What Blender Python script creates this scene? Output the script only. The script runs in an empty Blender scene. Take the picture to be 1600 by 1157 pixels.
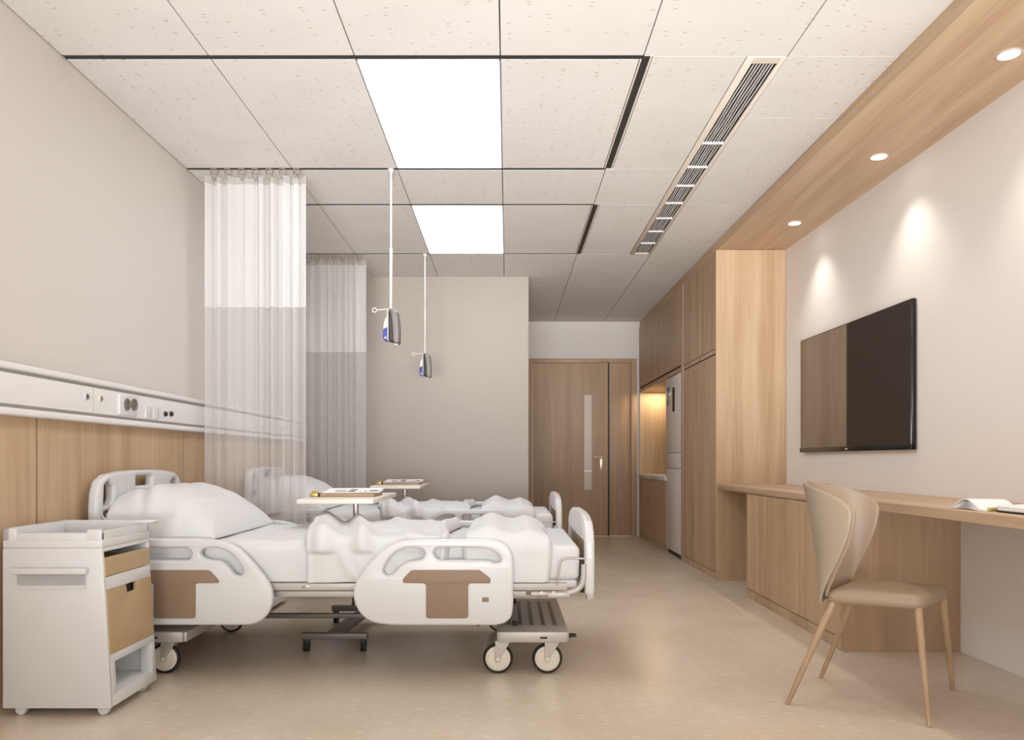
import bpy, bmesh, math, random
from mathutils import Vector, Matrix, noise
random.seed(4)
S = bpy.context.scene
COL = S.collection
F, VX, VY, HC = 1180.0, 793.0, 720.0, 0.915      # focal length in pixels, vanishing point, eye height
PI = math.pi
CEIL = 2.595

# ------------------------------------------------------------------ helpers
def lin(c):
    r = []
    for v in c:
        v = v / 255.0
        r.append(v / 12.92 if v <= 0.04045 else ((v + 0.055) / 1.055) ** 2.4)
    return (r[0], r[1], r[2], 1.0)

def catmull(pts, n=6, closed=True):
    out = []
    N = len(pts)
    rng = range(N) if closed else range(N - 1)
    for i in rng:
        if closed:
            p0, p1, p2, p3 = pts[(i - 1) % N], pts[i], pts[(i + 1) % N], pts[(i + 2) % N]
        else:
            p0, p1, p2, p3 = pts[max(i - 1, 0)], pts[i], pts[i + 1], pts[min(i + 2, N - 1)]
        for k in range(n):
            t = k / n
            out.append(tuple(0.5 * ((2 * p1[j]) + (-p0[j] + p2[j]) * t + (2 * p0[j] - 5 * p1[j] + 4 * p2[j] - p3[j]) * t * t
                                    + (-p0[j] + 3 * p1[j] - 3 * p2[j] + p3[j]) * t ** 3) for j in range(len(p1))))
    if not closed:
        out.append(tuple(pts[-1]))
    return out

def fillet(pts, r, n=6):
    """polygon with rounded corners; r a number or a list"""
    out = []
    N = len(pts)
    for i, p in enumerate(pts):
        rad = r[i] if isinstance(r, (list, tuple)) else r
        p = Vector(p); a = Vector(pts[(i - 1) % N]); b = Vector(pts[(i + 1) % N])
        d1 = (a - p); d2 = (b - p)
        if rad <= 0:
            out.append(tuple(p)); continue
        ang = d1.angle(d2)
        cut = min(rad / max(math.tan(ang / 2), 1e-4), d1.length * 0.49, d2.length * 0.49)
        s = p + d1.normalized() * cut; e = p + d2.normalized() * cut
        for k in range(n + 1):
            t = k / n
            out.append(tuple((1 - t) ** 2 * s + 2 * t * (1 - t) * p + t * t * e))
    return out

def rrect(x0, x1, y0, y1, r, n=6):
    return fillet([(x0, y0), (x1, y0), (x1, y1), (x0, y1)], r, n)

class MB:
    def __init__(s):
        s.bm = bmesh.new()
    def _merge(s, b2, mat=None):
        me = bpy.data.meshes.new('tmp')
        b2.to_mesh(me); b2.free()
        if mat is not None:
            me.transform(mat)
        s.bm.from_mesh(me)
        bpy.data.meshes.remove(me)
        return s
    def box(s, x0, x1, y0, y1, z0, z1, bev=0.0, seg=2, mat=None):
        b = bmesh.new()
        bmesh.ops.create_cube(b, size=1.0)
        for v in b.verts:
            v.co = Vector((x0 + (v.co.x + .5) * (x1 - x0), y0 + (v.co.y + .5) * (y1 - y0), z0 + (v.co.z + .5) * (z1 - z0)))
        if bev > 0:
            bmesh.ops.bevel(b, geom=list(b.edges), offset=bev, segments=seg, profile=0.5, affect='EDGES')
        return s._merge(b, mat)
    def hexa(s, pts, bev=0.0, seg=2):
        """8 points: bottom 4 (ccw), top 4"""
        b = bmesh.new()
        vs = [b.verts.new(p) for p in pts]
        for f in ((3, 2, 1, 0), (4, 5, 6, 7), (0, 1, 5, 4), (1, 2, 6, 5), (2, 3, 7, 6), (3, 0, 4, 7)):
            b.faces.new([vs[i] for i in f])
        bmesh.ops.recalc_face_normals(b, faces=list(b.faces))
        if bev > 0:
            bmesh.ops.bevel(b, geom=list(b.edges), offset=bev, segments=seg, profile=0.5, affect='EDGES')
        return s._merge(b)
    def prism(s, poly, z0, z1, bev=0.0):
        b = bmesh.new()
        lo = [b.verts.new((p[0], p[1], z0)) for p in poly]
        hi = [b.verts.new((p[0], p[1], z1)) for p in poly]
        n = len(poly)
        b.faces.new(lo[::-1]); b.faces.new(hi)
        for i in range(n):
            b.faces.new((lo[i], lo[(i + 1) % n], hi[(i + 1) % n], hi[i]))
        bmesh.ops.recalc_face_normals(b, faces=list(b.faces))
        if bev > 0:
            bmesh.ops.bevel(b, geom=list(b.edges), offset=bev, segments=2, profile=0.5, affect='EDGES')
        return s._merge(b)
    def cyl(s, p0, p1, r, r2=None, n=20, bev=0.0):
        r2 = r if r2 is None else r2
        p0 = Vector(p0); p1 = Vector(p1); d = p1 - p0
        b = bmesh.new()
        bmesh.ops.create_cone(b, cap_ends=True, segments=n, radius1=r, radius2=r2, depth=d.length)
        if bev > 0:
            ed = [e for e in b.edges if len(e.link_faces) == 2 and any(len(f.verts) > 4 for f in e.link_faces)]
            bmesh.ops.bevel(b, geom=ed, offset=bev, segments=3, profile=0.5, affect='EDGES')
        m = Matrix.Translation((p0 + p1) / 2) @ d.to_track_quat('Z', 'Y').to_matrix().to_4x4()
        return s._merge(b, m)
    def tube(s, pts, r, n=10, closed=False, cap=True):
        pts = [Vector(p) for p in pts]
        b = bmesh.new()
        N = len(pts); rings = []
        up = None
        for i, p in enumerate(pts):
            if closed:
                t = pts[(i + 1) % N] - pts[(i - 1) % N]
            else:
                t = pts[min(i + 1, N - 1)] - pts[max(i - 1, 0)]
            t.normalize()
            if up is None:
                up = Vector((0, 0, 1)) if abs(t.z) < 0.9 else Vector((1, 0, 0))
            side = t.cross(up).normalized(); up = side.cross(t).normalized()
            rr = r[i] if isinstance(r, (list, tuple)) else r
            rings.append([b.verts.new(p + side * math.cos(2 * PI * k / n) * rr + up * math.sin(2 * PI * k / n) * rr) for k in range(n)])
        for i in range(N if closed else N - 1):
            A = rings[i]; B = rings[(i + 1) % N]
            for k in range(n):
                b.faces.new((A[k], A[(k + 1) % n], B[(k + 1) % n], B[k]))
        if cap and not closed:
            b.faces.new(rings[0][::-1]); b.faces.new(rings[-1])
        bmesh.ops.recalc_face_normals(b, faces=list(b.faces))
        return s._merge(b)
    def torus(s, c, axis, R, r, n=24, m=8):
        c = Vector(c); q = Vector(axis).to_track_quat('Z', 'Y')
        pts = [c + q @ Vector((R * math.cos(2 * PI * k / n), R * math.sin(2 * PI * k / n), 0)) for k in range(n)]
        return s.tube(pts, r, m, closed=True)
    def grid(s, fn, nu, nv, wrap=False):
        b = bmesh.new()
        V = [[b.verts.new(fn(i / nu, j / nv)) for j in range(nv + 1)] for i in range(nu if wrap else nu + 1)]
        for i in range(nu):
            i2 = (i + 1) % nu if wrap else i + 1
            for j in range(nv):
                b.faces.new((V[i][j], V[i2][j], V[i2][j + 1], V[i][j + 1]))
        return s._merge(b)
    def panel(s, outline, holes, thick, bev, mat):
        """extruded rounded outline with holes, built in the plane of mat"""
        cu = bpy.data.curves.new('tmpc', 'CURVE')
        cu.dimensions = '2D'; cu.fill_mode = 'BOTH'
        for ring in [outline] + list(holes):
            sp = cu.splines.new('POLY'); sp.points.add(len(ring) - 1)
            for p, q in zip(sp.points, ring):
                p.co = (q[0], q[1], 0, 1)
            sp.use_cyclic_u = True
        cu.extrude = thick / 2 - bev; cu.bevel_depth = bev; cu.bevel_resolution = 3; cu.offset = -bev
        o = bpy.data.objects.new('tmpo', cu); COL.objects.link(o)
        dg = bpy.context.evaluated_depsgraph_get()
        me = bpy.data.meshes.new_from_object(o.evaluated_get(dg))
        me.transform(mat)
        b = bmesh.new(); b.from_mesh(me)
        bmesh.ops.remove_doubles(b, verts=list(b.verts), dist=1e-5)
        bmesh.ops.recalc_face_normals(b, faces=list(b.faces))
        s._merge(b)
        bpy.data.objects.remove(o); bpy.data.curves.remove(cu); bpy.data.meshes.remove(me)
        return s
    def solid(s, thick, offset=-1, sub=0):
        me = bpy.data.meshes.new('tmps'); 
        bmesh.ops.remove_doubles(s.bm, verts=list(s.bm.verts), dist=1e-6)
        bmesh.ops.recalc_face_normals(s.bm, faces=list(s.bm.faces))
        s.bm.to_mesh(me)
        o = bpy.data.objects.new('tmpo', me); COL.objects.link(o)
        if thick:
            m = o.modifiers.new('a', 'SOLIDIFY'); m.thickness = thick; m.offset = offset
        if sub:
            m = o.modifiers.new('b', 'SUBSURF'); m.levels = sub; m.render_levels = sub
        dg = bpy.context.evaluated_depsgraph_get()
        me2 = bpy.data.meshes.new_from_object(o.evaluated_get(dg))
        s.bm.clear(); s.bm.from_mesh(me2)
        bpy.data.objects.remove(o); bpy.data.meshes.remove(me); bpy.data.meshes.remove(me2)
        return s

def XZ(y):   # plane x,z facing -y at depth y
    return Matrix(((1, 0, 0, 0), (0, 0, 1, y), (0, 1, 0, 0), (0, 0, 0, 1)))
def YZ(x):
    return Matrix(((0, 0, 1, x), (1, 0, 0, 0), (0, 1, 0, 0), (0, 0, 0, 1)))
def XY(z):
    return Matrix.Translation((0, 0, z))

def obj(name, mb, mat, parent=None, smooth=True, angle=38):
    me = bpy.data.meshes.new(name)
    mb.bm.to_mesh(me); mb.bm.free()
    for p in me.polygons:
        p.use_smooth = smooth
    if smooth:
        me.set_sharp_from_angle(angle=math.radians(angle))
    if mat is not None:
        me.materials.append(mat)
    o = bpy.data.objects.new(name, me); COL.objects.link(o)
    if parent is not None:
        r = parent
        while r.parent is not None:
            r = r.parent
        if r.type == 'EMPTY':
            me.transform(Matrix.Translation(-r.location))
        o.parent = parent
    return o

def tag(o, label, cat, group=None, kind=None):
    o['label'] = label; o['category'] = cat
    if group: o['group'] = group
    if kind: o['kind'] = kind
    return o

def thing(name, label, cat, loc=(0, 0, 0), group=None):
    o = bpy.data.objects.new(name, None); COL.objects.link(o)
    o.empty_display_size = 0.1
    o.location = loc
    return tag(o, label, cat, group)

def struct(name, mb, mat, parent=None, label=None, cat=None, smooth=True):
    o = obj(name, mb, mat, parent, smooth)
    if parent is None:
        o['kind'] = 'structure'
        if label: o['label'] = label
        if cat: o['category'] = cat
    return o

def copy_tree(o, parent=None):
    c = o.copy(); COL.objects.link(c)
    if parent is not None:
        c.parent = parent
    for ch in [x for x in o.children]:
        copy_tree(ch, c)
    return c

# ------------------------------------------------------------------ materials
def principled(name, col, rough=0.5, metal=0.0, spec=0.5, coat=0.0):
    m = bpy.data.materials.new(name); m.use_nodes = True
    b = m.node_tree.nodes['Principled BSDF']
    b.inputs['Base Color'].default_value = lin(col)
    b.inputs['Roughness'].default_value = rough
    b.inputs['Metallic'].default_value = metal
    b.inputs['Specular IOR Level'].default_value = spec
    b.inputs['Coat Weight'].default_value = coat
    # faint procedural surface grain so no material is perfectly even
    nt = m.node_tree
    tc = nt.nodes.new('ShaderNodeTexCoord'); nz = nt.nodes.new('ShaderNodeTexNoise')
    nz.inputs['Scale'].default_value = 14.0; nz.inputs['Detail'].default_value = 3.0
    mr = nt.nodes.new('ShaderNodeMapRange')
    mr.inputs['To Min'].default_value = max(rough - 0.03, 0.02); mr.inputs['To Max'].default_value = min(rough + 0.03, 1)
    nt.links.new(tc.outputs['Object'], nz.inputs['Vector'])
    nt.links.new(nz.outputs['Fac'], mr.inputs['Value'])
    nt.links.new(mr.outputs['Result'], b.inputs['Roughness'])
    return m

def wood(name, c1, c2, axis='Z', rough=0.45, scale=1.0):
    m = bpy.data.materials.new(name); m.use_nodes = True
    nt = m.node_tree; N = nt.nodes; L = nt.links
    b = N['Principled BSDF']
    b.inputs['Roughness'].default_value = rough
    b.inputs['Specular IOR Level'].default_value = 0.35
    tc = N.new('ShaderNodeTexCoord'); oi = N.new('ShaderNodeObjectInfo')
    off = N.new('ShaderNodeVectorMath'); off.operation = 'SCALE'; off.inputs[0].default_value = (7.3, 5.1, 3.7)
    L.new(oi.outputs['Random'], off.inputs['Scale'])
    add = N.new('ShaderNodeVectorMath'); add.operation = 'ADD'
    L.new(tc.outputs['Object'], add.inputs[0]); L.new(off.outputs['Vector'], add.inputs[1])
    def mapping(sx):
        mp = N.new('ShaderNodeMapping')
        across, along = sx
        sc = [across * scale] * 3
        sc['XYZ'.index(axis)] = along * scale
        mp.inputs['Scale'].default_value = sc
        L.new(add.outputs['Vector'], mp.inputs['Vector'])
        return mp
    n1 = N.new('ShaderNodeTexNoise'); n1.inputs['Scale'].default_value = 1; n1.inputs['Detail'].default_value = 5; n1.inputs['Distortion'].default_value = 0.6
    L.new(mapping((9, 0.55)).outputs['Vector'], n1.inputs['Vector'])
    n2 = N.new('ShaderNodeTexNoise'); n2.inputs['Scale'].default_value = 1; n2.inputs['Detail'].default_value = 4
    L.new(mapping((120, 2.6)).outputs['Vector'], n2.inputs['Vector'])
    n3 = N.new('ShaderNodeTexNoise'); n3.inputs['Scale'].default_value = 1; n3.inputs['Detail'].default_value = 2
    L.new(mapping((1.6, 0.25)).outputs['Vector'], n3.inputs['Vector'])
    mx = N.new('ShaderNodeMath'); mx.operation = 'MULTIPLY_ADD'; mx.inputs[1].default_value = 0.5
    L.new(n2.outputs['Fac'], mx.inputs[0]); L.new(n1.outputs['Fac'], mx.inputs[2])
    mx2 = N.new('ShaderNodeMath'); mx2.operation = 'MULTIPLY_ADD'; mx2.inputs[1].default_value = 0.35
    L.new(n3.outputs['Fac'], mx2.inputs[0]); L.new(mx.outputs[0], mx2.inputs[2])
    mr = N.new('ShaderNodeMapRange'); mr.inputs['From Min'].default_value = 0.72; mr.inputs['From Max'].default_value = 1.12
    L.new(mx2.outputs[0], mr.inputs['Value'])
    cr = N.new('ShaderNodeMix'); cr.data_type = 'RGBA'
    cr.inputs['A'].default_value = lin(c1); cr.inputs['B'].default_value = lin(c2)
    L.new(mr.outputs['Result'], cr.inputs['Factor'])
    L.new(cr.outputs['Result'], b.inputs['Base Color'])
    bp = N.new('ShaderNodeBump'); bp.inputs['Strength'].default_value = 0.04; bp.inputs['Distance'].default_value = 0.002
    L.new(n2.outputs['Fac'], bp.inputs['Height']); L.new(bp.outputs['Normal'], b.inputs['Normal'])
    return m

def flecked(name, base, layers, rough=0.5, spec=0.4, cloud=None):
    """base colour with sparse flecks: layers = (colour, scale xyz, radius, share, strength)"""
    m = bpy.data.materials.new(name); m.use_nodes = True
    nt = m.node_tree; N = nt.nodes; L = nt.links
    b = N['Principled BSDF']; b.inputs['Roughness'].default_value = rough; b.inputs['Specular IOR Level'].default_value = spec
    tc = N.new('ShaderNodeTexCoord')
    prev = None
    if cloud:
        nz = N.new('ShaderNodeTexNoise'); nz.inputs['Scale'].default_value = cloud[1]; nz.inputs['Detail'].default_value = 5
        L.new(tc.outputs['Object'], nz.inputs['Vector'])
        mr = N.new('ShaderNodeMapRange'); mr.inputs['From Min'].default_value = .35; mr.inputs['From Max'].default_value = .68
        L.new(nz.outputs['Fac'], mr.inputs['Value'])
        mx = N.new('ShaderNodeMix'); mx.data_type = 'RGBA'
        mx.inputs['A'].default_value = lin(base); mx.inputs['B'].default_value = lin(cloud[0])
        L.new(mr.outputs['Result'], mx.inputs['Factor'])
        prev = mx.outputs['Result']
    for i, (col, sc, rad, share, strength) in enumerate(layers):
        mp = N.new('ShaderNodeMapping'); mp.inputs['Scale'].default_value = sc; mp.inputs['Location'].default_value = (3.1 * i, 1.7 * i, 0)
        L.new(tc.outputs['Object'], mp.inputs['Vector'])
        v = N.new('ShaderNodeTexVoronoi'); v.voronoi_dimensions = '2D'; v.feature = 'F1'; v.inputs['Scale'].default_value = 1.0
        L.new(mp.outputs['Vector'], v.inputs['Vector'])
        a = N.new('ShaderNodeMapRange'); a.inputs['From Min'].default_value = rad; a.inputs['From Max'].default_value = rad * 0.6
        L.new(v.outputs['Distance'], a.inputs['Value'])
        sep = N.new('ShaderNodeSeparateColor'); L.new(v.outputs['Color'], sep.inputs['Color'])
        c = N.new('ShaderNodeMath'); c.operation = 'LESS_THAN'; c.inputs[1].default_value = share
        L.new(sep.outputs['Red'], c.inputs[0])
        mu = N.new('ShaderNodeMath'); mu.operation = 'MULTIPLY'; L.new(a.outputs['Result'], mu.inputs[0]); L.new(c.outputs[0], mu.inputs[1])
        mu2 = N.new('ShaderNodeMath'); mu2.operation = 'MULTIPLY'; mu2.inputs[1].default_value = strength; L.new(mu.outputs[0], mu2.inputs[0])
        mx = N.new('ShaderNodeMix'); mx.data_type = 'RGBA'
        if prev is None: mx.inputs['A'].default_value = lin(base)
        else: L.new(prev, mx.inputs['A'])
        mx.inputs['B'].default_value = lin(col)
        L.new(mu2.outputs[0], mx.inputs['Factor'])
        prev = mx.outputs['Result']
    L.new(prev, b.inputs['Base Color'])
    return m

def plaster(name, col):
    m = principled(name, col, 0.85, spec=0.2)
    nt = m.node_tree; b = nt.nodes['Principled BSDF']
    tc = nt.nodes.new('ShaderNodeTexCoord'); nz = nt.nodes.new('ShaderNodeTexNoise')
    nz.inputs['Scale'].default_value = 1.3; nz.inputs['Detail'].default_value = 6
    nt.links.new(tc.outputs['Object'], nz.inputs['Vector'])
    mx = nt.nodes.new('ShaderNodeMix'); mx.data_type = 'RGBA'
    a = lin(col); mx.inputs['A'].default_value = a; mx.inputs['B'].default_value = tuple(x * 0.965 for x in a[:3]) + (1,)
    nt.links.new(nz.outputs['Fac'], mx.inputs['Factor']); nt.links.new(mx.outputs['Result'], b.inputs['Base Color'])
    return m

def emit(name, col, s):
    m = bpy.data.materials.new(name); m.use_nodes = True
    nt = m.node_tree; nt.nodes.remove(nt.nodes['Principled BSDF'])
    e = nt.nodes.new('ShaderNodeEmission'); e.inputs['Color'].default_value = lin(col); e.inputs['Strength'].default_value = s
    nt.links.new(e.outputs[0], nt.nodes['Material Output'].inputs[0])
    return m

def sheer(name, col, alpha):
    m = bpy.data.materials.new(name); m.use_nodes = True
    nt = m.node_tree; N = nt.nodes; L = nt.links
    N.remove(N['Principled BSDF'])
    tr = N.new('ShaderNodeBsdfTransparent'); d = N.new('ShaderNodeBsdfDiffuse'); t = N.new('ShaderNodeBsdfTranslucent')
    d.inputs['Color'].default_value = lin(col); t.inputs['Color'].default_value = lin(col)
    m1 = N.new('ShaderNodeMixShader'); m1.inputs[0].default_value = 0.4
    L.new(d.outputs[0], m1.inputs[1]); L.new(t.outputs[0], m1.inputs[2])
    tc = N.new('ShaderNodeTexCoord'); mp = N.new('ShaderNodeMapping'); mp.inputs['Scale'].default_value = (25, 25, 0.5)
    nz = N.new('ShaderNodeTexNoise'); nz.inputs['Scale'].default_value = 1; nz.inputs['Detail'].default_value = 2
    L.new(tc.outputs['Object'], mp.inputs['Vector']); L.new(mp.outputs['Vector'], nz.inputs['Vector'])
    mr = N.new('ShaderNodeMapRange'); mr.inputs['To Min'].default_value = alpha - 0.03; mr.inputs['To Max'].default_value = alpha + 0.03
    L.new(nz.outputs['Fac'], mr.inputs['Value'])
    m2 = N.new('ShaderNodeMixShader'); L.new(mr.outputs['Result'], m2.inputs[0])
    L.new(tr.outputs[0], m2.inputs[1]); L.new(m1.outputs[0], m2.inputs[2])
    L.new(m2.outputs[0], N['Material Output'].inputs[0])
    return m

def cloth(name, col):
    m = principled(name, col, 0.9, spec=0.15)
    b = m.node_tree.nodes['Principled BSDF']
    b.inputs['Sheen Weight'].default_value = 0.15
    return m

M = {}
M['oak'] = wood('oak_panel', (201, 174, 142), (178, 148, 115), 'Z')
M['oak_side'] = wood('oak_cabinet', (198, 171, 142), (171, 142, 112), 'Z')
M['oak_flat'] = wood('oak_lengthwise', (201, 174, 145), (176, 147, 117), 'Y')
M['oak_door'] = wood('oak_door', (184, 155, 126), (165, 137, 109), 'Z')
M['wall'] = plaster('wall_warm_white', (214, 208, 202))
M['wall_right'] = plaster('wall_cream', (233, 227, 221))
M['wall_grey'] = plaster('wall_taupe', (174, 165, 156))
M['floor'] = flecked('vinyl_floor', (212, 198, 180),
                     [((232, 222, 208), (12, 42, 1), 0.24, 0.22, 0.45), ((178, 154, 130), (15, 50, 1), 0.22, 0.16, 0.35),
                      ((228, 216, 200), (34, 120, 1), 0.28, 0.16, 0.4)], 0.26, 0.45, cloud=((203, 188, 168), 2.2))
M['tile'] = flecked('mineral_ceiling_tile', (217, 213, 209),
                    [((140, 116, 92), (13, 60, 1), 0.13, 0.14, 0.85), ((168, 150, 130), (46, 60, 1), 0.13, 0.16, 0.6)], 0.9, 0.15, cloud=((212, 208, 203), 3))
M['dark'] = principled('dark_recess', (38, 37, 36), 0.7, spec=0.2)
M['track'] = principled('charcoal_track', (52, 50, 49), 0.55, spec=0.3)
M['cream_metal'] = principled('cream_lip', (214, 203, 190), 0.5)
M['white'] = principled('white_plastic', (213, 213, 213), 0.32, spec=0.5)
M['white_matte'] = principled('white_enamel', (212, 211, 209), 0.45)
M['rail'] = principled('white_rail', (228, 227, 225), 0.4)
M['groove'] = principled('grey_groove', (176, 172, 166), 0.6)
M['sheet'] = cloth('white_linen', (216, 216, 216))
M['mattress'] = cloth('white_mattress', (214, 213, 213))
M['tan'] = principled('tan_plastic', (178, 152, 115), 0.4)
M['tan_dark'] = principled('brown_plastic', (140, 115, 92), 0.5)
M['steel'] = principled('painted_steel', (190, 184, 178), 0.4, 0.25)
M['steel_dark'] = principled('grey_painted_steel', (122, 114, 106), 0.45, 0.3)
M['chrome'] = principled('brushed_steel', (205, 200, 195), 0.22, 1.0)
M['rubber'] = principled('black_rubber', (34, 33, 33), 0.55)
M['wheel'] = principled('cream_wheel', (226, 218, 202), 0.4)
M['sheer_top'] = sheer('sheer_mesh', (238, 237, 236), 0.76)
M['sheer_low'] = sheer('sheer_cloth', (224, 222, 221), 0.52)
M['sheer_head'] = sheer('sheer_heading', (205, 201, 198), 0.8)
M['ring'] = principled('bronze_clear_hook', (168, 158, 148), 0.3, 0.6)
M['table'] = principled('cream_laminate', (226, 220, 207), 0.4)
M['board'] = principled('brown_board', (172, 141, 110), 0.5)
M['gold'] = principled('brass', (196, 162, 104), 0.35, 0.6)
M['paper'] = principled('white_paper', (244, 244, 244), 0.8)
M['ink'] = principled('grey_ink', (90, 90, 92), 0.8)
M['leather'] = principled('beige_leather', (166, 151, 131), 0.42)
M['leather_d'] = principled('taupe_leather', (160, 139, 117), 0.45)
M['chair_wood'] = wood('oak_leg', (184, 155, 123), (165, 136, 106), 'Z', 0.45, 2.0)
M['tv'] = principled('black_bezel', (16, 15, 15), 0.25)
M['screen'] = principled('dark_glass', (14, 13, 13), 0.03, spec=0.5)
M['fridge'] = principled('pearl_fridge', (224, 219, 213), 0.25, spec=0.5)
M['blue'] = principled('blue_plastic', (62, 72, 150), 0.3)
M['silver'] = principled('silver_shell', (118, 114, 110), 0.36, 0.35)
M['beige'] = principled('beige_plastic', (206, 198, 184), 0.45)
M['sticker'] = principled('blue_sticker', (74, 112, 156), 0.5)
M['pale_sticker'] = principled('pale_sticker', (176, 196, 208), 0.5)
M['panel_light'] = emit('light_panel', (246, 248, 255), 6.0)
M['lens'] = emit('downlight_lens', (255, 250, 240), 9.0)
M['door_glass'] = principled('frosted_glass', (205, 190, 178), 0.35)
M['satin'] = principled('satin_nickel', (206, 196, 180), 0.3, 0.7)
M['olive'] = principled('olive_roll', (198, 180, 112), 0.6)
M['picture'] = principled('tan_picture', (206, 172, 128), 0.45)
M['black'] = principled('black_card', (24, 22, 21), 0.5)
# dark glass of the switched-off screen: real mirror-like gloss of smoked glass
def smoked():
    m = bpy.data.materials.new('smoked_screen'); m.use_nodes = True
    nt = m.node_tree; N = nt.nodes; L = nt.links; b = N['Principled BSDF']
    b.inputs['Base Color'].default_value = lin((20, 18, 18)); b.inputs['Roughness'].default_value = 0.6
    g = N.new('ShaderNodeBsdfGlossy'); g.inputs['Color'].default_value = (0.55, 0.54, 0.54, 1); g.inputs['Roughness'].default_value = 0.03
    mx = N.new('ShaderNodeMixShader'); mx.inputs[0].default_value = 0.55
    L.new(b.outputs[0], mx.inputs[1]); L.new(g.outputs[0], mx.inputs[2]); L.new(mx.outputs[0], N['Material Output'].inputs[0])
    return m
M['screen'] = smoked()

# ------------------------------------------------------------------ the room
XL = -1.85
YB = 6.907        # taupe wall behind the second bed
XC = 0.193        # its corner
YD = 9.14         # door wall
YF = -1.6         # wall behind the camera
def wall_x(y): return 2.117 + 0.023 * (5.743 - y)      # the right wall stands slightly off square
def front_x(y): return 1.594 + 0.010 * max(0.0, 5.743 - y)

struct('floor', MB().box(XL - .1, 2.45, YF - .1, YD + .1, -0.06, 0), M['floor'], smooth=False)
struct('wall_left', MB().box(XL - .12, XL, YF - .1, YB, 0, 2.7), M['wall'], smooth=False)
struct('wall_back', MB().box(XL - .12, XC, YB, YD + .1, 0, 2.7, 0.004), M['wall_grey'], smooth=False)
# the wall round the door
DX0, DX1, DZ = 0.245, 1.561, 2.148
struct('wall_far', MB().box(XC, 2.3, YD, YD + .1, DZ, 2.7).box(XC, DX0, YD, YD + .1, 0, DZ).box(DX1, 2.3, YD, YD + .1, 0, DZ), M['wall'], smooth=False)
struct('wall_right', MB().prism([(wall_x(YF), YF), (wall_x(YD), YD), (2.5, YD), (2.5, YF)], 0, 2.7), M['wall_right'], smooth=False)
# wall behind the viewer with an unseen window opening, added to light the room
WX0, WX1, WZ0, WZ1 = -1.6, 2.1, 0.3, 2.45
struct('wall_front', MB().box(XL - .1, 2.5, YF - .12, YF, 0, WZ0).box(XL - .1, 2.5, YF - .12, YF, WZ1, 2.7)
       .box(XL - .1, WX0, YF - .12, YF, WZ0, WZ1).box(WX1, 2.5, YF - .12, YF, WZ0, WZ1), M['wall'], smooth=False)
wf = MB()
for x in (WX0, (WX0 + WX1) / 2 - .03, WX1 - .06):
    wf.box(x, x + .06, YF - .09, YF - .03, WZ0, WZ1)
wf.box(WX0, WX1, YF - .09, YF - .03, WZ0, WZ0 + .06).box(WX0, WX1, YF - .09, YF - .03, WZ1 - .06, WZ1)
struct('added_window_1', wf, M['white'])  # frame of the added window, out of view behind the camera

# ceiling: mineral tiles over a dark void; gaps between tiles are real
XG = [XL + .003, -1.24, -0.635, -0.03, 0.565, 1.163]
XT = 0.553        # left lip of the lengthwise track
YS = [(3.130, 3.162), (4.336, 4.366), (4.945, 4.972), (6.125, 6.152)]
lights = [(-0.635, -0.03, 3.162, 4.336), (-0.635, -0.03, 4.972, 6.125)]
VENT = (0.995, 1.163, 3.137, 6.152)
ct = MB()
def tile(x0, x1, y0, y1, gx=.0025, gy=.0014):
    ct.box(x0 + gx, x1 - gx, y0 + gy, y1 - gy, CEIL, CEIL + .012)
rows = [(-1.6, -0.46), (-0.46, .74), (.74, 1.935), (1.935, 3.130), (3.162, 4.336), (4.366, 4.945), (4.972, 6.125), (6.152, YB)]
for k in range(4):
    x0, x1 = XG[k], XG[k + 1]
    for (y0, y1) in rows:
        if k == 2 and (abs(y0 - 3.162) < .01 or abs(y0 - 4.972) < .01):
            continue
        if k == 3 and (abs(y0 - 3.162) < .01 or abs(y0 - 4.972) < .01):
            tile(x0, XT, y0, y1)
        else:
            tile(x0, x1, y0, y1)
for (y0, y1) in [(-1.6, -.46), (-.46, .74), (.74, 1.935), (1.935, 3.137)]:
    tile(0.565, 1.163, y0, y1); tile(1.163, 1.66, y0, y1)
tile(0.603, VENT[0], 3.137, 4.350); tile(0.565, VENT[0], 4.350, 4.956); tile(0.603, VENT[0], 4.956, 6.152)
for (y0, y1) in [(3.137, 3.705), (3.705, 4.956), (4.956, 6.152)]:
    tile(1.163, 1.66, y0, y1)
for (x0, x1) in [(-.03, .565), (.565, 1.163), (1.163, 1.62)]:
    for (y0, y1) in [(6.152, 7.262), (7.262, 8.33), (8.33, YD)]:
        if x0 < 0 and y0 < 6.2:
            tile(XC if False else x0, x1, YB, y1)
        elif x0 < 0:
            tile(XC, x1, y0, y1)
        else:
            tile(x0, x1, y0, y1)
ce = struct('ceiling', ct, M['tile'], smooth=False)
struct('ceiling_void', MB().box(XL - .1, 2.4, YF - .1, YD + .1, CEIL + .04, CEIL + .10), M['dark'], ce, smooth=False)

# wooden soffit with its fascia running on above the cabinets
sof = MB().prism([(front_x(YF) + .006, YF), (front_x(5.743) + .006, 5.743), (wall_x(5.743), 5.743), (wall_x(YF), YF)], 2.52, 2.66)
sof.prism([(1.60, 5.743), (1.60, YD), (wall_x(YD), YD), (wall_x(5.743), 5.743)], 2.52, 2.66)
struct('trim_1', sof, M['oak_flat'], label='oak soffit and fascia above the right wall and cabinets', cat='soffit')

# oak wall panels under the service rail on the left wall
edges = [1.612, 2.944, 4.276, 5.608, YB]
for i in range(4):
    y0, y1 = edges[i], edges[i + 1]
    p = struct('trim_%d' % (i + 2), MB().box(XL, XL + .014, y0 + .004, y1 - .004, 0, 1.085), M['oak'])
    struct('joint_strip', MB().box(XL, XL + .004, y1 - .006, y1 + .006 if i < 3 else y1, 0, 1.085), M['dark'], p)

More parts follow.
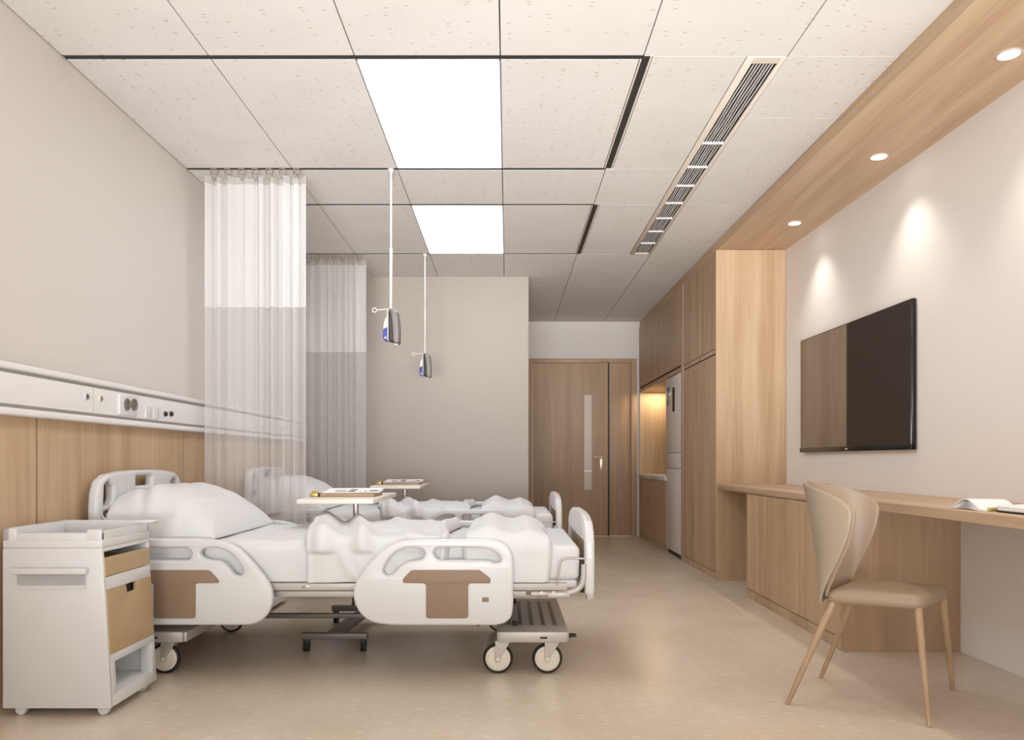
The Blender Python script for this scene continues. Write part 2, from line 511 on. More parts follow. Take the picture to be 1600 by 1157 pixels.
# the door: frame, wide leaf with vision panel, narrow leaf
door = MB().box(DX0, .302, YD - .02, YD + .06, 0, DZ, .003).box(1.495, DX1, YD - .02, YD + .06, 0, DZ, .003).box(.302, 1.495, YD - .02, YD + .06, 2.10, DZ, .003)
d = struct('door_1', door, M['oak_door'])
d['label'] = 'brown oak double door with narrow glass panel at corridor end'; d['category'] = 'door'
leaf = MB().panel([(.305, .004), (1.214, .004), (1.214, 2.097), (.305, 2.097)], [[(.929, .5626), (1.023, .5626), (1.023, 1.709), (.929, 1.709)]], .04, .001, XZ(YD + .022))
lf = struct('door_leaf', leaf, M['oak_door'], d)
struct('glass_pane', MB().box(.93, 1.022, YD + .012, YD + .026, .564, .786).box(.93, 1.022, YD + .012, YD + .026, .790, 1.708), M['door_glass'], lf)
hd = MB().box(1.118, 1.156, YD - .012, YD + .003, .80, .965, .003).tube([(1.14, YD - .01, .955), (1.14, YD - .045, .955), (1.135, YD - .05, .955), (1.04, YD - .05, .958)], .0085, 10)
struct('door_handle', hd, M['satin'], lf)
struct('narrow_leaf', MB().box(1.233, 1.492, YD + .002, YD + .042, .004, 2.097, .001), M['oak_door'], d)
struct('door_gap', MB().box(1.213, 1.234, YD + .03, YD + .05, .0, 2.097), M['black'], d)

# ------------------------------------------------------------------ service rail above the panels
rail = thing('bed_head_panel', 'long white medical service rail with outlets on the left wall', 'medical rail', (XL, 4.2, 1.08))
RX = XL + .002
def strip(name, z0, z1, x, mat, bev):
    return obj(name, MB().box(RX, x, 1.6, 6.86, z0, z1, bev, 3), mat, rail)
strip('top_cover', 1.247, 1.270, -1.788, M['rail'], .006)
strip('groove', 1.232, 1.248, -1.812, M['groove'], 0)
strip('fascia', 1.121, 1.233, -1.800, M['rail'], .002)
strip('groove', 1.106, 1.122, -1.812, M['groove'], 0)
strip('bottom_cover', 1.080, 1.107, -1.790, M['rail'], .008)
fx = -1.800
def ry(u, x=fx): return -x * F / (VX - u)
def rz(v, y): return HC + (VY - v) * y / F
for u, v, mcol, lab in ((134.5, 620, M['steel_dark'], 'grey gas outlet'), (156.5, 623, M['gold'], 'brass gas outlet')):
    y = ry(u); z = rz(v, y)
    o = obj('gas_outlet', MB().cyl((fx - .004, y, z), (fx + .006, y, z), .017, .016, 24, .003), M['white'], rail); o['label'] = lab
    obj('outlet_port', MB().cyl((fx + .004, y, z), (fx + .008, y, z), .0125, None, 20, .002), mcol, o)
pl = obj('socket_plate', MB().box(fx - .003, fx + .010, ry(184), ry(211.5), 1.128, 1.222, .003), M['white'], rail)
for u in (195, 206):
    y = ry(u); z = rz(632.5, y)
    k = MB().torus((fx + .012, y, z), (1, 0, 0), .024, .005, 28, 8)
    obj('socket', k.cyl((fx + .006, y, z), (fx + .012, y, z), .023, None, 28), M['steel_dark'], pl)
for u in (231, 243):
    y = ry(u)
    obj('light_switch', MB().box(fx - .003, fx + .006, y - .032, y + .032, 1.127, 1.185, .003), M['white'], rail)
for u in (257.5, 266.5):
    y = ry(u); z = rz(647.2, y)
    o = obj('data_port', MB().cyl((fx - .003, y, z), (fx + .012, y, z), .014, .012, 20, .002), M['rubber'], rail)
obj('seam', MB().box(fx - .001, fx + .0006, ry(146) - .001, ry(146) + .001, 1.122, 1.232), M['groove'], rail)

# ------------------------------------------------------------------ ceiling fittings
for i, (x0, x1, y0, y1) in enumerate(lights):
    t = thing('ceiling_light', ('square lit ceiling panel nearest the viewer, in front of the first hanging pole', 'lit ceiling panel farther from the viewer, in front of the taupe wall')[i], 'ceiling light', ((x0 + x1) / 2, (y0 + y1) / 2, CEIL), 'flush ceiling light panels')
    fr = MB().box(x0 + .002, x0 + .006, y0, y1, CEIL - .001, CEIL + .02).box(x1 - .006, x1 - .002, y0, y1, CEIL - .001, CEIL + .02)
    fr.box(x0 + .002, x1 - .002, y0 + .0, y0 + .004, CEIL - .001, CEIL + .02).box(x0 + .002, x1 - .002, y1 - .004, y1, CEIL - .001, CEIL + .02)
    obj('frame', fr, M['white'], t)
    obj('diffuser', MB().box(x0 + .006, x1 - .006, y0 + .004, y1 - .004, CEIL + .001, CEIL + .012), M['panel_light'], t)

for i, (ya, yb) in enumerate(((YS[0], YS[1]), (YS[2], YS[3]))):
    t = thing('curtain_track', ('dark U-shaped curtain track in the ceiling around the near light panel', 'dark U-shaped curtain track in the ceiling around the far light panel')[i], 'curtain track', (0, ya[0], CEIL), 'ceiling curtain tracks')
    c = MB(); lip = MB()
    for (y0, y1) in (ya, yb):
        c.box(XL + .002, .600, y0 + .002, y1 - .002, CEIL + .003, CEIL + .022)
        c.box(XL + .002, .600, y0 + .001, y0 + .004, CEIL + .001, CEIL + .022).box(XL + .002, .600, y1 - .004, y1 - .001, CEIL + .001, CEIL + .022)
    c.box(.562, .597, ya[1], yb[0], CEIL + .003, CEIL + .022)
    obj('channel', c, M['track'], t)
    lip.box(.5545, .561, ya[1], yb[0], CEIL - .002, CEIL + .02).box(.594, .6015, ya[0], yb[0], CEIL - .002, CEIL + .02)
    obj('lip', lip, M['cream_metal'], t)

t = thing('air_vent', 'long slotted linear air vent in the ceiling beside the oak soffit', 'air vent', (1.08, 4.6, CEIL))
x0, x1, y0, y1 = VENT
ix0, ix1 = x0 + .035, x1 - .022
fr = MB().box(x0 + .002, ix0, y0 + .002, y1 - .002, CEIL - .004, CEIL + .012, .001).box(ix1, x1 - .002, y0 + .002, y1 - .002, CEIL - .004, CEIL + .012, .001)
fr.box(ix0, ix1, y0 + .002, y0 + .05, CEIL - .004, CEIL + .012).box(ix0, ix1, y1 - .03, y1 - .002, CEIL - .004, CEIL + .012)
obj('frame', fr, M['cream_metal'], t)
sl = MB()
ns = 8
for k in range(1, ns):
    xc = ix0 + (ix1 - ix0) * k / ns
    ph = random.random() * 6
    pts = [(xc + .0016 * math.sin(j * 1.1 + ph), y0 + .05 + (y1 - y0 - .08) * j / 30) for j in range(31)]
    sl.prism([(p[0] - .0026, p[1]) for p in pts] + [(p[0] + .0026, p[1]) for p in reversed(pts)], CEIL + .001, CEIL + .005)
obj('slats', sl, M['white_matte'], t)
for yb in (4.0, 4.325, 4.62, 4.93, 5.24, 5.54, 5.84):
    obj('crossbar', MB().box(ix0, ix1, yb - .006, yb + .006, CEIL - .004, CEIL + .008), M['white_matte'], t)
obj('duct', MB().box(ix0 - .01, ix1 + .01, y0 + .03, y1 - .02, CEIL + .034, CEIL + .038).box(ix0 - .004, ix0, y0 + .03, y1 - .02, CEIL + .006, CEIL + .038).box(ix1, ix1 + .004, y0 + .03, y1 - .02, CEIL + .006, CEIL + .038).box(ix0, ix1, y1 - .032, y1 - .028, CEIL + .006, CEIL + .038), M['black'], t)

for i, yy in enumerate((1.93, 2.982, 3.987, 5.105)):
    xx = 1.94 + .019 * (5.105 - yy)
    if i:
        t = thing('downlight', ('round recessed downlight nearest the viewer in the oak soffit', 'middle of the three round downlights in the oak soffit', 'farthest round downlight in the oak soffit, near the tall cabinet')[i - 1], 'downlight', (xx, yy, 2.52), 'soffit downlights')
        rg = MB().grid(lambda a, b: Vector((xx + (.048 - .012 * b) * math.cos(2 * PI * a), yy + (.048 - .012 * b) * math.sin(2 * PI * a), 2.5185 - .003 * math.sin(PI * b))), 36, 4, True)
        obj('trim_ring', rg, M['steel'], t)
        obj('lens', MB().cyl((xx, yy, 2.5165), (xx, yy, 2.5195), .0375, None, 36), M['lens'], t)
    li = bpy.data.lights.new('downlight_lamp', 'SPOT'); li.energy = 15; li.color = (1.0, .95, .89)
    li.spot_size = math.radians(94); li.spot_blend = 0.85; li.shadow_soft_size = .04
    lo = bpy.data.objects.new('downlight_lamp', li); COL.objects.link(lo); lo.location = (xx, yy, 2.505)

# ------------------------------------------------------------------ beds
BED = Vector((-0.71, 3.67, 0.0))
bed = thing('hospital_bed', 'nearer white hospital bed with brown inset side rails, beside the front nightstand', 'hospital bed', BED, 'hospital beds')
YN, YA = 3.24, 4.10
sRail = 3.165 / F
def railpt(p, off, sc):
    u = off[0] + p[0] / sc; v = off[1] + p[1] / sc
    return ((u - VX) * sRail, HC - (v - VY) * sRail)
def railpts(L, off, sc, n=5): return [railpt(p, off, sc) for p in catmull(L, n)]
foot_out = [(720, 367), (900, 366), (1090, 367), (1150, 385), (1184, 430), (1192, 500), (1191, 590), (1190, 680), (1175, 735), (1120, 763), (1000, 765), (870, 765), (740, 765), (620, 763), (540, 750), (482, 710), (452, 645), (452, 590), (478, 535), (540, 455), (605, 400), (660, 375)]
foot_a = [(590, 500), (620, 450), (665, 415), (720, 404), (765, 410), (780, 434), (765, 457), (720, 465), (675, 482), (640, 518), (612, 533), (592, 523)]
foot_b = [(850, 405), (925, 404), (1000, 404), (1060, 408), (1110, 427), (1134, 455), (1125, 472), (1100, 473), (1070, 463), (960, 462), (862, 461), (835, 452), (822, 430), (830, 411)]
foot_t = [(720, 507), (1035, 507), (1085, 545), (1087, 569), (983, 569), (983, 731), (787, 731), (787, 569), (680, 567), (680, 548)]
foot_r = [18, 18, 14, 10, 16, 16, 16, 16, 10, 14]
head_out = [(-150, 107), (100, 107), (300, 107), (430, 107), (540, 114), (640, 138), (740, 192), (840, 290), (925, 395), (973, 470), (990, 550), (978, 630), (940, 695), (880, 742), (790, 761), (600, 762), (400, 762), (150, 762), (-100, 762), (-180, 748), (-215, 695), (-222, 600), (-222, 400), (-222, 250), (-205, 150)]
head_a = [(-60, 178), (140, 176), (320, 176), (355, 185), (378, 212), (372, 245), (340, 268), (140, 270), (-60, 270), (-85, 252), (-92, 220), (-82, 190)]
head_b = [(450, 205), (478, 184), (540, 177), (610, 188), (680, 225), (735, 285), (768, 345), (762, 375), (735, 388), (702, 378), (670, 340), (628, 295), (580, 272), (510, 266), (465, 248), (447, 226)]
head_t = [(-20, 343), (520, 343), (590, 420), (590, 442), (415, 442), (415, 708), (98, 708), (98, 442), (-90, 442), (-90, 420)]
head_r = [60, 60, 14, 14, 20, 24, 24, 20, 14, 14]
def side_rail(yf, facing):
    """four guard rails, each with its inset"""
    for kind in ('foot', 'head'):
        off, sc = ((400, 720), 2.963) if kind == 'foot' else ((220, 820), 4.823)
        L, H1, H2, T, TR = (foot_out, foot_a, foot_b, foot_t, foot_r) if kind == 'foot' else (head_out, head_a, head_b, head_t, head_r)
        th = .034
        yc = yf + facing * th / 2
        mb = MB().panel(railpts(L, off, sc), [railpts(H1, off, sc), railpts(H2, off, sc)], th, .011, XZ(yc))
        r = obj('side_rail', mb, M['white'], bed, angle=50)
        tp = [railpt(p, off, sc) for p in fillet(T, TR)]
        r2 = obj('rail_inset', MB().panel(tp, [], .006, .001, XZ(yf - facing * .0)), M['tan_dark'], r); r2['label'] = 'brown inset'
        if kind == 'foot':
            q = [railpt(p, off, sc) for p in rrect(1047, 1078, 634, 655, 8)]
            obj('release_button', MB().panel(q, [], .008, .001, XZ(yf)), M['tan_dark'], r)
side_rail(3.165, 1)
side_rail(4.175, -1)

# headboard
def mir(L, c): return L + [(2 * c - y, z) for (y, z) in reversed(L)]
cy = 3.67
hb = mir([(3.245, .30), (3.243, .5), (3.243, .70), (3.250, .775), (3.275, .825), (3.33, .853), (3.45, .866), (3.58, .870)], cy)
hole_c = rrect(cy - .085, cy + .085, .795, .843, .016)
hole_n = fillet([(3.300, .715), (3.365, .715), (3.385, .745), (3.385, .80), (3.345, .828), (3.308, .808)], .018)
hole_f = [(2 * cy - y, z) for (y, z) in reversed(hole_n)]
hole_l1 = fillet([(3.300, .56), (3.385, .56), (3.365, .69), (3.300, .69)], .018)
hole_l2 = [(2 * cy - y, z) for (y, z) in reversed(hole_l1)]
obj('headboard', MB().panel(fillet(hb, .03, 3), [hole_c, hole_n, hole_f, hole_l1, hole_l2], .045, .014, YZ(-1.785)), M['white'], bed, angle=50)
# footboard, with a brown recessed lower panel facing the mattress
fb = mir([(3.225, .335), (3.225, .50), (3.228, .565), (3.25, .612), (3.30, .650), (3.40, .672), (3.53, .680)], cy)
fbo = obj('footboard', MB().panel(fillet(fb, .02, 3), [rrect(3.29, 2 * cy - 3.29, .42, .565, .02)], .042, .014, YZ(.352)), M['white'], bed, angle=50)
obj('footboard_inset', MB().box(.346, .362, 3.28, 2 * cy - 3.28, .41, .575, .003), M['tan'], fbo)
fr = mir([(3.268, .57), (3.27, .60), (3.315, .632), (3.41, .652), (3.54, .658)], cy)
obj('embossed_field', MB().panel(fillet(fr, .02, 3), [], .006, .0025, YZ(.331)), M['white'], fbo)
for yy in (3.232, 4.065):
    obj('corner_foot', MB().box(.338, .372, yy, yy + .043, .315, .38, .006), M['steel'], fbo)

# mattress
mt = MB().box(-1.74, .312, YN + .005, YA - .005, .398, .550, .028, 4)
mo = obj('mattress', mt, M['mattress'], bed)
deck = MB().box(-1.73, .300, YN + .012, YA - .012, .366, .400, .008, 2)
obj('mattress_deck', deck, M['white_matte'], bed)
# side beams and foot bumper
for (ya, sgn) in ((3.222, 1), (4.118, -1)):
    b = MB().box(-1.72, .255, min(ya, ya + sgn * .035), max(ya, ya + sgn * .035), .360, .391, .003)
    b.box(-1.55, .20, min(ya + sgn * .03, ya + sgn * .07), max(ya + sgn * .03, ya + sgn * .07), .327, .353, .003)
    o = obj('side_beam', b, M['steel'], bed)
    for bx in (.145, .195):
        obj('bolt', MB().cyl((bx, ya - sgn * .004, .352), (bx, ya + sgn * .01, .352), .006), M['chrome'], o)
    obj('clip', MB().box(-.878, -.845, min(ya - sgn * .003, ya + sgn * .01), max(ya - sgn * .003, ya + sgn * .01), .372, .380, .002), M['chrome'], o)
    pth = catmull([(.10, ya + sgn * .012, .345), (.20, ya + sgn * .012, .345), (.275, ya + sgn * .012, .352), (.312, ya + sgn * .012, .375), (.325, ya + sgn * .012, .415), (.327, ya + sgn * .012, .47)], 5, False)
    obj('corner_tube', MB().tube(pth, .013, 12), M['steel'], bed)
    hoop = fillet([(.335, .498), (.225, .498), (.212, .398)], [0, .035, 0], 8)
    hoop = [(.335, .498)] + hoop[1:-1] + [(.212, .385)]
    obj('mattress_guard', MB().tube([(p[0], ya - sgn * .012, p[1]) for p in hoop], .0042, 8), M['steel'], bed)
obj('foot_bracket', MB().box(.17, .265, 3.215, 3.26, .330, .352, .004), M['steel'], bed)
for yy in (3.30, 4.04):
    obj('footboard_post', MB().box(.316, .334, yy - .02, yy + .02, .34, .50, .003), M['black'], bed)
# cross members and lift arms
for x in (-1.60, -1.05, -.40, .10):
    obj('cross_member', MB().box(x - .02, x + .02, 3.25, 4.09, .335, .362, .002), M['steel_dark'], bed)
obj('spine_bar', MB().box(-1.40, .05, 3.655, 3.685, .150, .172, .003), M['steel_dark'], bed)
for x0_, x1_ in ((-.28, -.12), (-1.22, -1.45)):
    for yy in (3.5, 3.84):
        obj('lift_arm', MB().tube([(x0_, yy, .34), (x1_, yy, .16)], .022, 10), M['steel_dark'], bed)
# trolley platforms at each end, four braked castors each
def platform(x0, x1, head):
    pm = MB().box(x0, x1, 3.225, 4.02, .140, .182, .004)
    pm.box(x0 + .01, x1 - .01, 3.205, 3.23, .142, .186, .003)
    po = obj('base_platform', pm, M['steel'], bed)
    rb = MB()
    for k in range(5):
        xx = x0 + .05 + k * (x1 - x0 - .1) / 4
        rb.box(xx - .008, xx + .008, 3.35, 3.92, .1815, .185, .001)
    obj('tread', rb, M['steel_dark'], po)
    obj('brake_slot', MB().box((x0 + x1) / 2 + .03, (x0 + x1) / 2 + .06, 3.203, 3.207, .158, .166, .001), M['rubber'], po)
    for yy in (3.36, 3.9):
        obj('lock_pin', MB().box(x0 + .065, x0 + .09, yy - .015, yy + .015, .182, .20, .005), M['rubber'], po)
    if not head:
        obj('brake_pedal', MB().box(x1 - .005, x1 + .012, 3.255, 3.285, .150, .164, .003).box(x1 + .01, x1 + .035, 3.25, 3.29, .153, .163, .004), M['rubber'], po)
    xs = (-1.690, -1.472) if head else (-.041, .171)
    for xc in xs:
        for yc in (3.25, 4.03):
            ca = MB()
            for dy in (-.019, .019):
                q = fillet([(xc - .012, .142), (xc + .052, .142), (xc + .045, .125), (xc + .012, .075), (xc + .010, .052), (xc - .012, .052)], [.003, .006, .01, .004, .008, .012], 3)
                ca.panel(q, [], .005, .001, XZ(yc + dy))
            ca.box(xc - .012, xc + .05, yc - .02, yc + .02, .134, .1425, .002)
            co = obj('castor', ca, M['steel'], bed)
            wh = MB().cyl((xc, yc - .013, .065), (xc, yc + .013, .065), .054, None, 40, .004).torus((xc, yc - .0125, .065), (0, 1, 0), .043, .003, 32, 6).cyl((xc, yc - .026, .065), (xc, yc + .026, .065), .008, None, 16)
            obj('wheel', wh, M['wheel'], co)
            ty = MB().grid(lambda a, b: Vector((xc + (.0585 + .0065 * math.sin(2 * PI * b)) * math.cos(2 * PI * a), yc + .0125 * math.cos(2 * PI * b), .065 + (.0585 + .0065 * math.sin(2 * PI * b)) * math.sin(2 * PI * a))), 44, 12, True)
            obj('tyre', ty, M['rubber'], co)
platform(-.045, .262, False)
platform(-1.72, -1.37, True)

# ------------------------------------------------------------------ bedding
def section(t, yn, ya, top, hem, r=.055):
    """point on the draped cross-section, t 0..1 from near hem over the top to the far hem"""
    side = top - r - hem
    arc = r * PI / 2
    flat = (ya - yn) - 2 * r
    Ltot = 2 * side + 2 * arc + flat
    s = t * Ltot
    if s < side: return (yn, hem + s, (-1, 0))
    s -= side
    if s < arc:
        a = s / r
        return (yn + r - r * math.cos(a), top - r + r * math.sin(a), (-math.cos(a), math.sin(a)))
    s -= arc
    if s < flat: return (yn + r + s, top, (0, 1))
    s -= flat
    if s < arc:
        a = s / r
        return (ya - r + r * math.sin(a), top - r + r * math.cos(a), (math.sin(a), math.cos(a)))
    s -= arc
    return (ya, top - r - s, (1, 0))
def nz(x, y, z): return noise.noise(Vector((x, y, z)))
def bump(x, c, w): return math.exp(-((x - c) / w) ** 2)

def drape(xl, xr, top, hem, disp, nu, nv, yn=YN - .022, ya=YA + .022, thick=.010):
    def fn(a, b):
        y, z, n = section(b, yn, ya, top, hem)
        x = xl(b) + (xr(b) - xl(b)) * a
        d, dx = disp(a, b, x, y, z)
        return Vector((x + dx, y + n[0] * d, z + n[1] * d))
    return MB().grid(fn, nu, nv).solid(thick, -1, 1)

# head-end sheet between the pillow and the duvet
def disp_sheet(a, b, x, y, z):
    d = .006 * nz(x * 6, y * 5, z * 6) + .004 * nz(x * 16 + 4, y * 9, z * 14)
    return d, 0
tag(obj('bed_sheet', drape(lambda b: -1.30, lambda b: -.80, .570, .395, disp_sheet, 26, 90, YN - .008, YA + .008, .006), M['sheet']), 'smooth white sheet between pillow and duvet on the nearer bed', 'bed sheet', 'white bed sheets')
# duvet with a rolled head edge and folds
def disp_duvet(a, b, x, y, z):
    topw = 1 if z > .52 else .0
    sx = x + .22 * (y - 3.67) * 1.0       # folds run slantwise
    edge = math.exp(-(a / .035) ** 2)
    d = .020 * edge
    d += (.050 * bump(sx, -.885, .062) - .012 * bump(sx, -.80, .05) + .040 * bump(sx, -.715, .04) + .016 * bump(sx, -.50, .04)) * (0.22 + .78 * topw)
    d += .022 * bump(a, .955, .022)
    d += .010 * nz(x * 5, y * 4, z * 5) + .007 * nz(x * 11 + y * 6, y * 5, z * 12)
    wr = abs(nz(x * 7 + z * 5, y * 3, z * 4))
    d += .012 * (1 - topw) * (1 - min(wr * 5, 1)) + .008 * max(0, 1 - wr * 6) * topw
    d = max(d, -.004)
    e = min(a / .02, (1 - a) / .022, 1)
    return d * e - (.012 if a < .5 else .034) * (1 - e) ** 1.5, 0
def du_l(b): return -.86 - .05 * min(max((b - .10) / .25, 0), 1) - .10 * max(0, (b - .25) / .5 if b < .75 else 1)
def du_r(b): return -.262 + .02 * math.sin(b * 9)
tag(obj('duvet', drape(du_l, du_r, .592, .394, disp_duvet, 70, 110), M['sheet']), 'rumpled white duvet with a curled head edge on the nearer bed', 'duvet', 'white duvets')
# folded blanket at the foot, two humps
def disp_blanket(a, b, x, y, z):
    h = .070 * bump(x, -.085, .075) + .048 * bump(x, .095, .055)
    topw = min(max((z - .50) / .10, 0), 1)
    d = h * topw * (.55 + .45 * math.sin(min(max((y - 3.2) / .9, 0), 1) * PI)) + .010
    d += .004 * nz(x * 7, y * 5, z * 6)
    e = min(min(a, 1 - a) / .05, 1)
    d = d * (.3 + .7 * e) - .022 * (1 - e) ** 1.5
    return d, .012 * (1 - topw) * math.sin(a * 6)
tag(obj('folded_blanket', drape(lambda b: -.195, lambda b: .185 + .012 * math.sin(b * 14), .585, .394, disp_blanket, 40, 90, YN - .024, YA + .024, .012), M['sheet']), 'folded white blanket with two humps at the foot of the nearer bed', 'blanket', 'folded blankets at the bed foot')
# pillow: big soft mound against the headboard
def pillow_fn(a, b):
    # a along x from headboard to foot side, b across y
    x0, x1, y0, y1 = -1.745, -1.262, YN + .005, YA + .0
    ang = PI * b
    u = a
    # height profile along x
    if u < .35: hx = .90 + .10 * math.sin(u / .35 * PI / 2)
    else: hx = max(0.0, 1 - ((u - .35) / .65) ** 2.1) ** .72
    v = abs(2 * b - 1)
    hy = max(0.0, 1 - v ** 4.6) ** .55
    bulge = 1 + .02 * math.sin(u * 7)
    x = x0 + (x1 - x0) * a
    y = y0 + (y1 - y0) * b
    h = .212 * hx * hy * bulge
    wr = nz(x * 7, y * 5, 2.2) * .012 + nz(x * 14 + y * 10, y * 8, 5) * .007
    wr += -.018 * bump(x + .35 * (y - 3.3), -1.60, .022) * (1 if y < 3.6 else .3) + .010 * bump(x + .3 * (y - 3.3), -1.55, .03)
    wr += -.012 * bump(x - .25 * (y - 3.3), -1.40, .02) + .008 * bump(x - .25 * (y - 3.3), -1.435, .02)
    h += wr * hy * hx
    return Vector((x, y, .583 + max(h, 0)))
pm = MB().grid(pillow_fn, 48, 60)
pm.grid(lambda a, b: Vector((-1.745 + .483 * a, YN + .005 + (YA - YN - .005) * b, .574)), 48, 60)
bmesh.ops.bridge_loops(pm.bm, edges=[e for e in pm.bm.edges if e.is_boundary])
pm.solid(0, 0, 1)
pil = tag(obj('pillow', pm, M['sheet'], angle=80), 'plump white pillow against the headboard of the nearer bed', 'pillow', 'white pillows')
flap = MB().grid(lambda a, b: Vector((-1.74 + .05 * a + .012 * math.sin(b * 5), YN + .004 - .016 * a - .012 * math.sin(PI * a), .575 + .135 * b * (1 - .45 * a))), 6, 12).solid(.004, 0, 1)
obj('pillowcase_flap', flap, M['sheet'], pil)

# ------------------------------------------------------------------ overbed table
tb = thing('overbed_table', 'cream overbed table with steel post rising behind the nearer bed', 'overbed table', (-.867, 4.2, 0), 'overbed tables')
obj('tabletop', MB().box(-1.062, -.676, 3.80, 4.60, .696, .720, .004), M['table'], tb)
po = obj('column', MB().cyl((-.855, 4.26, .07), (-.855, 4.26, .50), .024, None, 24).cyl((-.855, 4.26, .48), (-.855, 4.26, .700), .0165, None, 24), M['chrome'], tb)
obj('collar', MB().cyl((-.855, 4.26, .565), (-.855, 4.26, .585), .020, None, 24, .003), M['rubber'], po)
bs = MB().box(-.985, -.670, 3.595, 3.635, .062, .090, .004).box(-.985, -.670, 4.225, 4.265, .070, .100, .004)
bs.hexa([(-.875, 3.63, .066), (-.795, 3.63, .066), (-.735, 4.23, .074), (-.815, 4.23, .074), (-.875, 3.63, .088), (-.795, 3.63, .088), (-.735, 4.23, .098), (-.815, 4.23, .098)], .004)
obj('base', bs, M['steel_dark'], tb)
for xx, yy in ((-.962, 3.615), (-.690, 3.615), (-.962, 4.245), (-.690, 4.245)):
    z1 = .064 if yy < 4 else .072
    c = MB().cyl((xx - .013, yy, .024), (xx - .002, yy, .024), .024, None, 20, .004).cyl((xx + .002, yy, .024), (xx + .013, yy, .024), .024, None, 20, .004).box(xx - .014, xx + .014, yy - .016, yy + .016, .03, z1, .006)
    obj('castor', c, M['rubber'], tb)
# clipboard and papers lying on it
def clip_set(dy, near):
    w = 'nearer' if near else 'farther'
    cb = thing('clipboard', 'brown clipboard with a brass clip on the %s overbed table' % w, 'clipboard', (-.88, 4.1 + dy, .72), 'clipboards on the overbed tables')
    obj('board', MB().box(-1.035, -.712, 4.03 + dy, 4.30 + dy, .7203, .738, .002), M['board'], cb)
    obj('clip', MB().box(-1.055, -1.012, 4.025 + dy, 4.12 + dy, .7203, .742, .004).cyl((-1.05, 4.06 + dy, .746), (-1.02, 4.06 + dy, .744), .007, None, 14), M['gold'], cb)
    obj('hinge', MB().box(-1.010, -1.000, 4.028 + dy, 4.10 + dy, .7203, .741, .002), M['rubber'], cb)
    for k, (dx, rz_) in enumerate(((.012, .02), (.004, -.02))):
        m = Matrix.Translation((-.86 + dx, 4.165 + dy, .7396 + .0016 * k)) @ Matrix.Rotation(rz_, 4, 'Z')
        pp = MB().grid(lambda a, b: m @ Vector(((a - .5) * .30, (b - .5) * .24, .0003 + (.016 if k else .011) * b * b + .002 * a * a * (1 if k else .4))), 12, 8).solid(.0008, 1)
        p = tag(obj('paper', pp, M['paper']), ('lower' if k == 0 else 'upper, printed') + ' white sheet of paper on the %s clipboard' % w, 'paper', 'papers on the clipboards')
        if k:
            ink = MB()
            for (xa, xb, ya, yb) in ((-.09, -.03, -.03, -.005), (-.02, .02, -.04, .02), (.045, .055, -.03, -.01), (.07, .085, -.03, .0), (.095, .14, -.02, .03), (-.02, .02, .04, .07), (-.10, -.04, .03, .04)):
                q = [m @ Vector((x_, y_, .0020 + .016 * (y_ / .24 + .5) ** 2 + .002 * (x_ / .30 + .5) ** 2)) for (x_, y_) in ((xa, ya), (xb, ya), (xb, yb), (xa, yb))]
                ink.hexa([tuple(v - Vector((0, 0, .0006))) for v in q] + [tuple(v) for v in q])
            obj('print', ink, M['ink'], p)
clip_set(0, True)
clip_set(2.03, False)

# ------------------------------------------------------------------ nightstand
ns_ = thing('nightstand', 'white nightstand with tan drawer and door in the left foreground', 'nightstand', (-1.62, 2.85, 0), 'bedside nightstands')
NY0, NY1 = 2.690, 3.045
nb = MB()
def NX(z): return -1.412 - .037 * (z - .03) / .64      # tapering front
XB = -1.800
def nslab(z0, z1, x0=None, y0=NY0, y1=NY1, bev=.006):
    a0 = XB + .006 * (1 if z0 > .3 else 0)
    nb.hexa([(x0 if x0 else XB, y0, z0), (NX(z0), y0, z0), (NX(z0), y1, z0), (x0 if x0 else XB, y1, z0), (x0 if x0 else XB, y0, z1), (NX(z1), y0, z1), (NX(z1), y1, z1), (x0 if x0 else XB, y1, z1)], bev)
W_ = .016
# side walls, back, floors between compartments
for (y0, y1) in ((NY0, NY0 + W_), (NY1 - W_, NY1)):
    nslab(.03, .603, None, y0, y1, .005)
nb.box(XB + .002, XB + .02, NY0 + .004, NY1 - .004, .034, .600, .0)
IY0, IY1 = NY0 + .006, NY1 - .006
nslab(.033, .075, XB + .004, IY0, IY1, .001); nslab(.188, .218, XB + .004, IY0, IY1, .001); nslab(.450, .497, XB + .004, IY0, IY1, .001); nslab(.588, .602, XB + .004, IY0, IY1, .001)
# cubby surround
nslab(.07, .192, -1.46, IY0, NY0 + .045, .001); nslab(.07, .192, -1.46, NY1 - .04, IY1, .001)
nb.box(-1.62, -1.60, IY0, IY1, .06, .2)
body = obj('body', nb, M['white'], ns_, angle=40)
ty = MB().box(XB + .002, NX(.64) + .004, NY0 - .002, NY1 + .002, .602, .632, .005)
ty.box(XB + .002, XB + .03, NY0 - .002, NY1 + .002, .626, .674, .006).box(XB + .002, -1.75, NY0 - .002, NY0 + .018, .626, .674, .006)
ty.box(-1.76, -1.49, NY0 + .002, NY0 + .014, .626, .656, .004)
ty.box(-1.50, NX(.66) + .002, NY0 - .002, NY0 + .02, .626, .670, .006)
ty.box(-1.465, NX(.66) + .002, NY0, NY1, .626, .662, .006).box(XB + .002, NX(.66) + .002, NY1 - .016, NY1 + .002, .626, .676, .006)
obj('tray_top', ty, M['white'], ns_)
obj('push_handle', MB().tube(catmull([(-1.47, NY1 - .06, .672), (-1.43, NY1 - .06, .674), (-1.415, NY1 - .04, .672), (-1.415, NY1 - .0, .671), (-1.44, NY1 + .01, .668)], 5, False), .007, 10), M['white'], ns_)
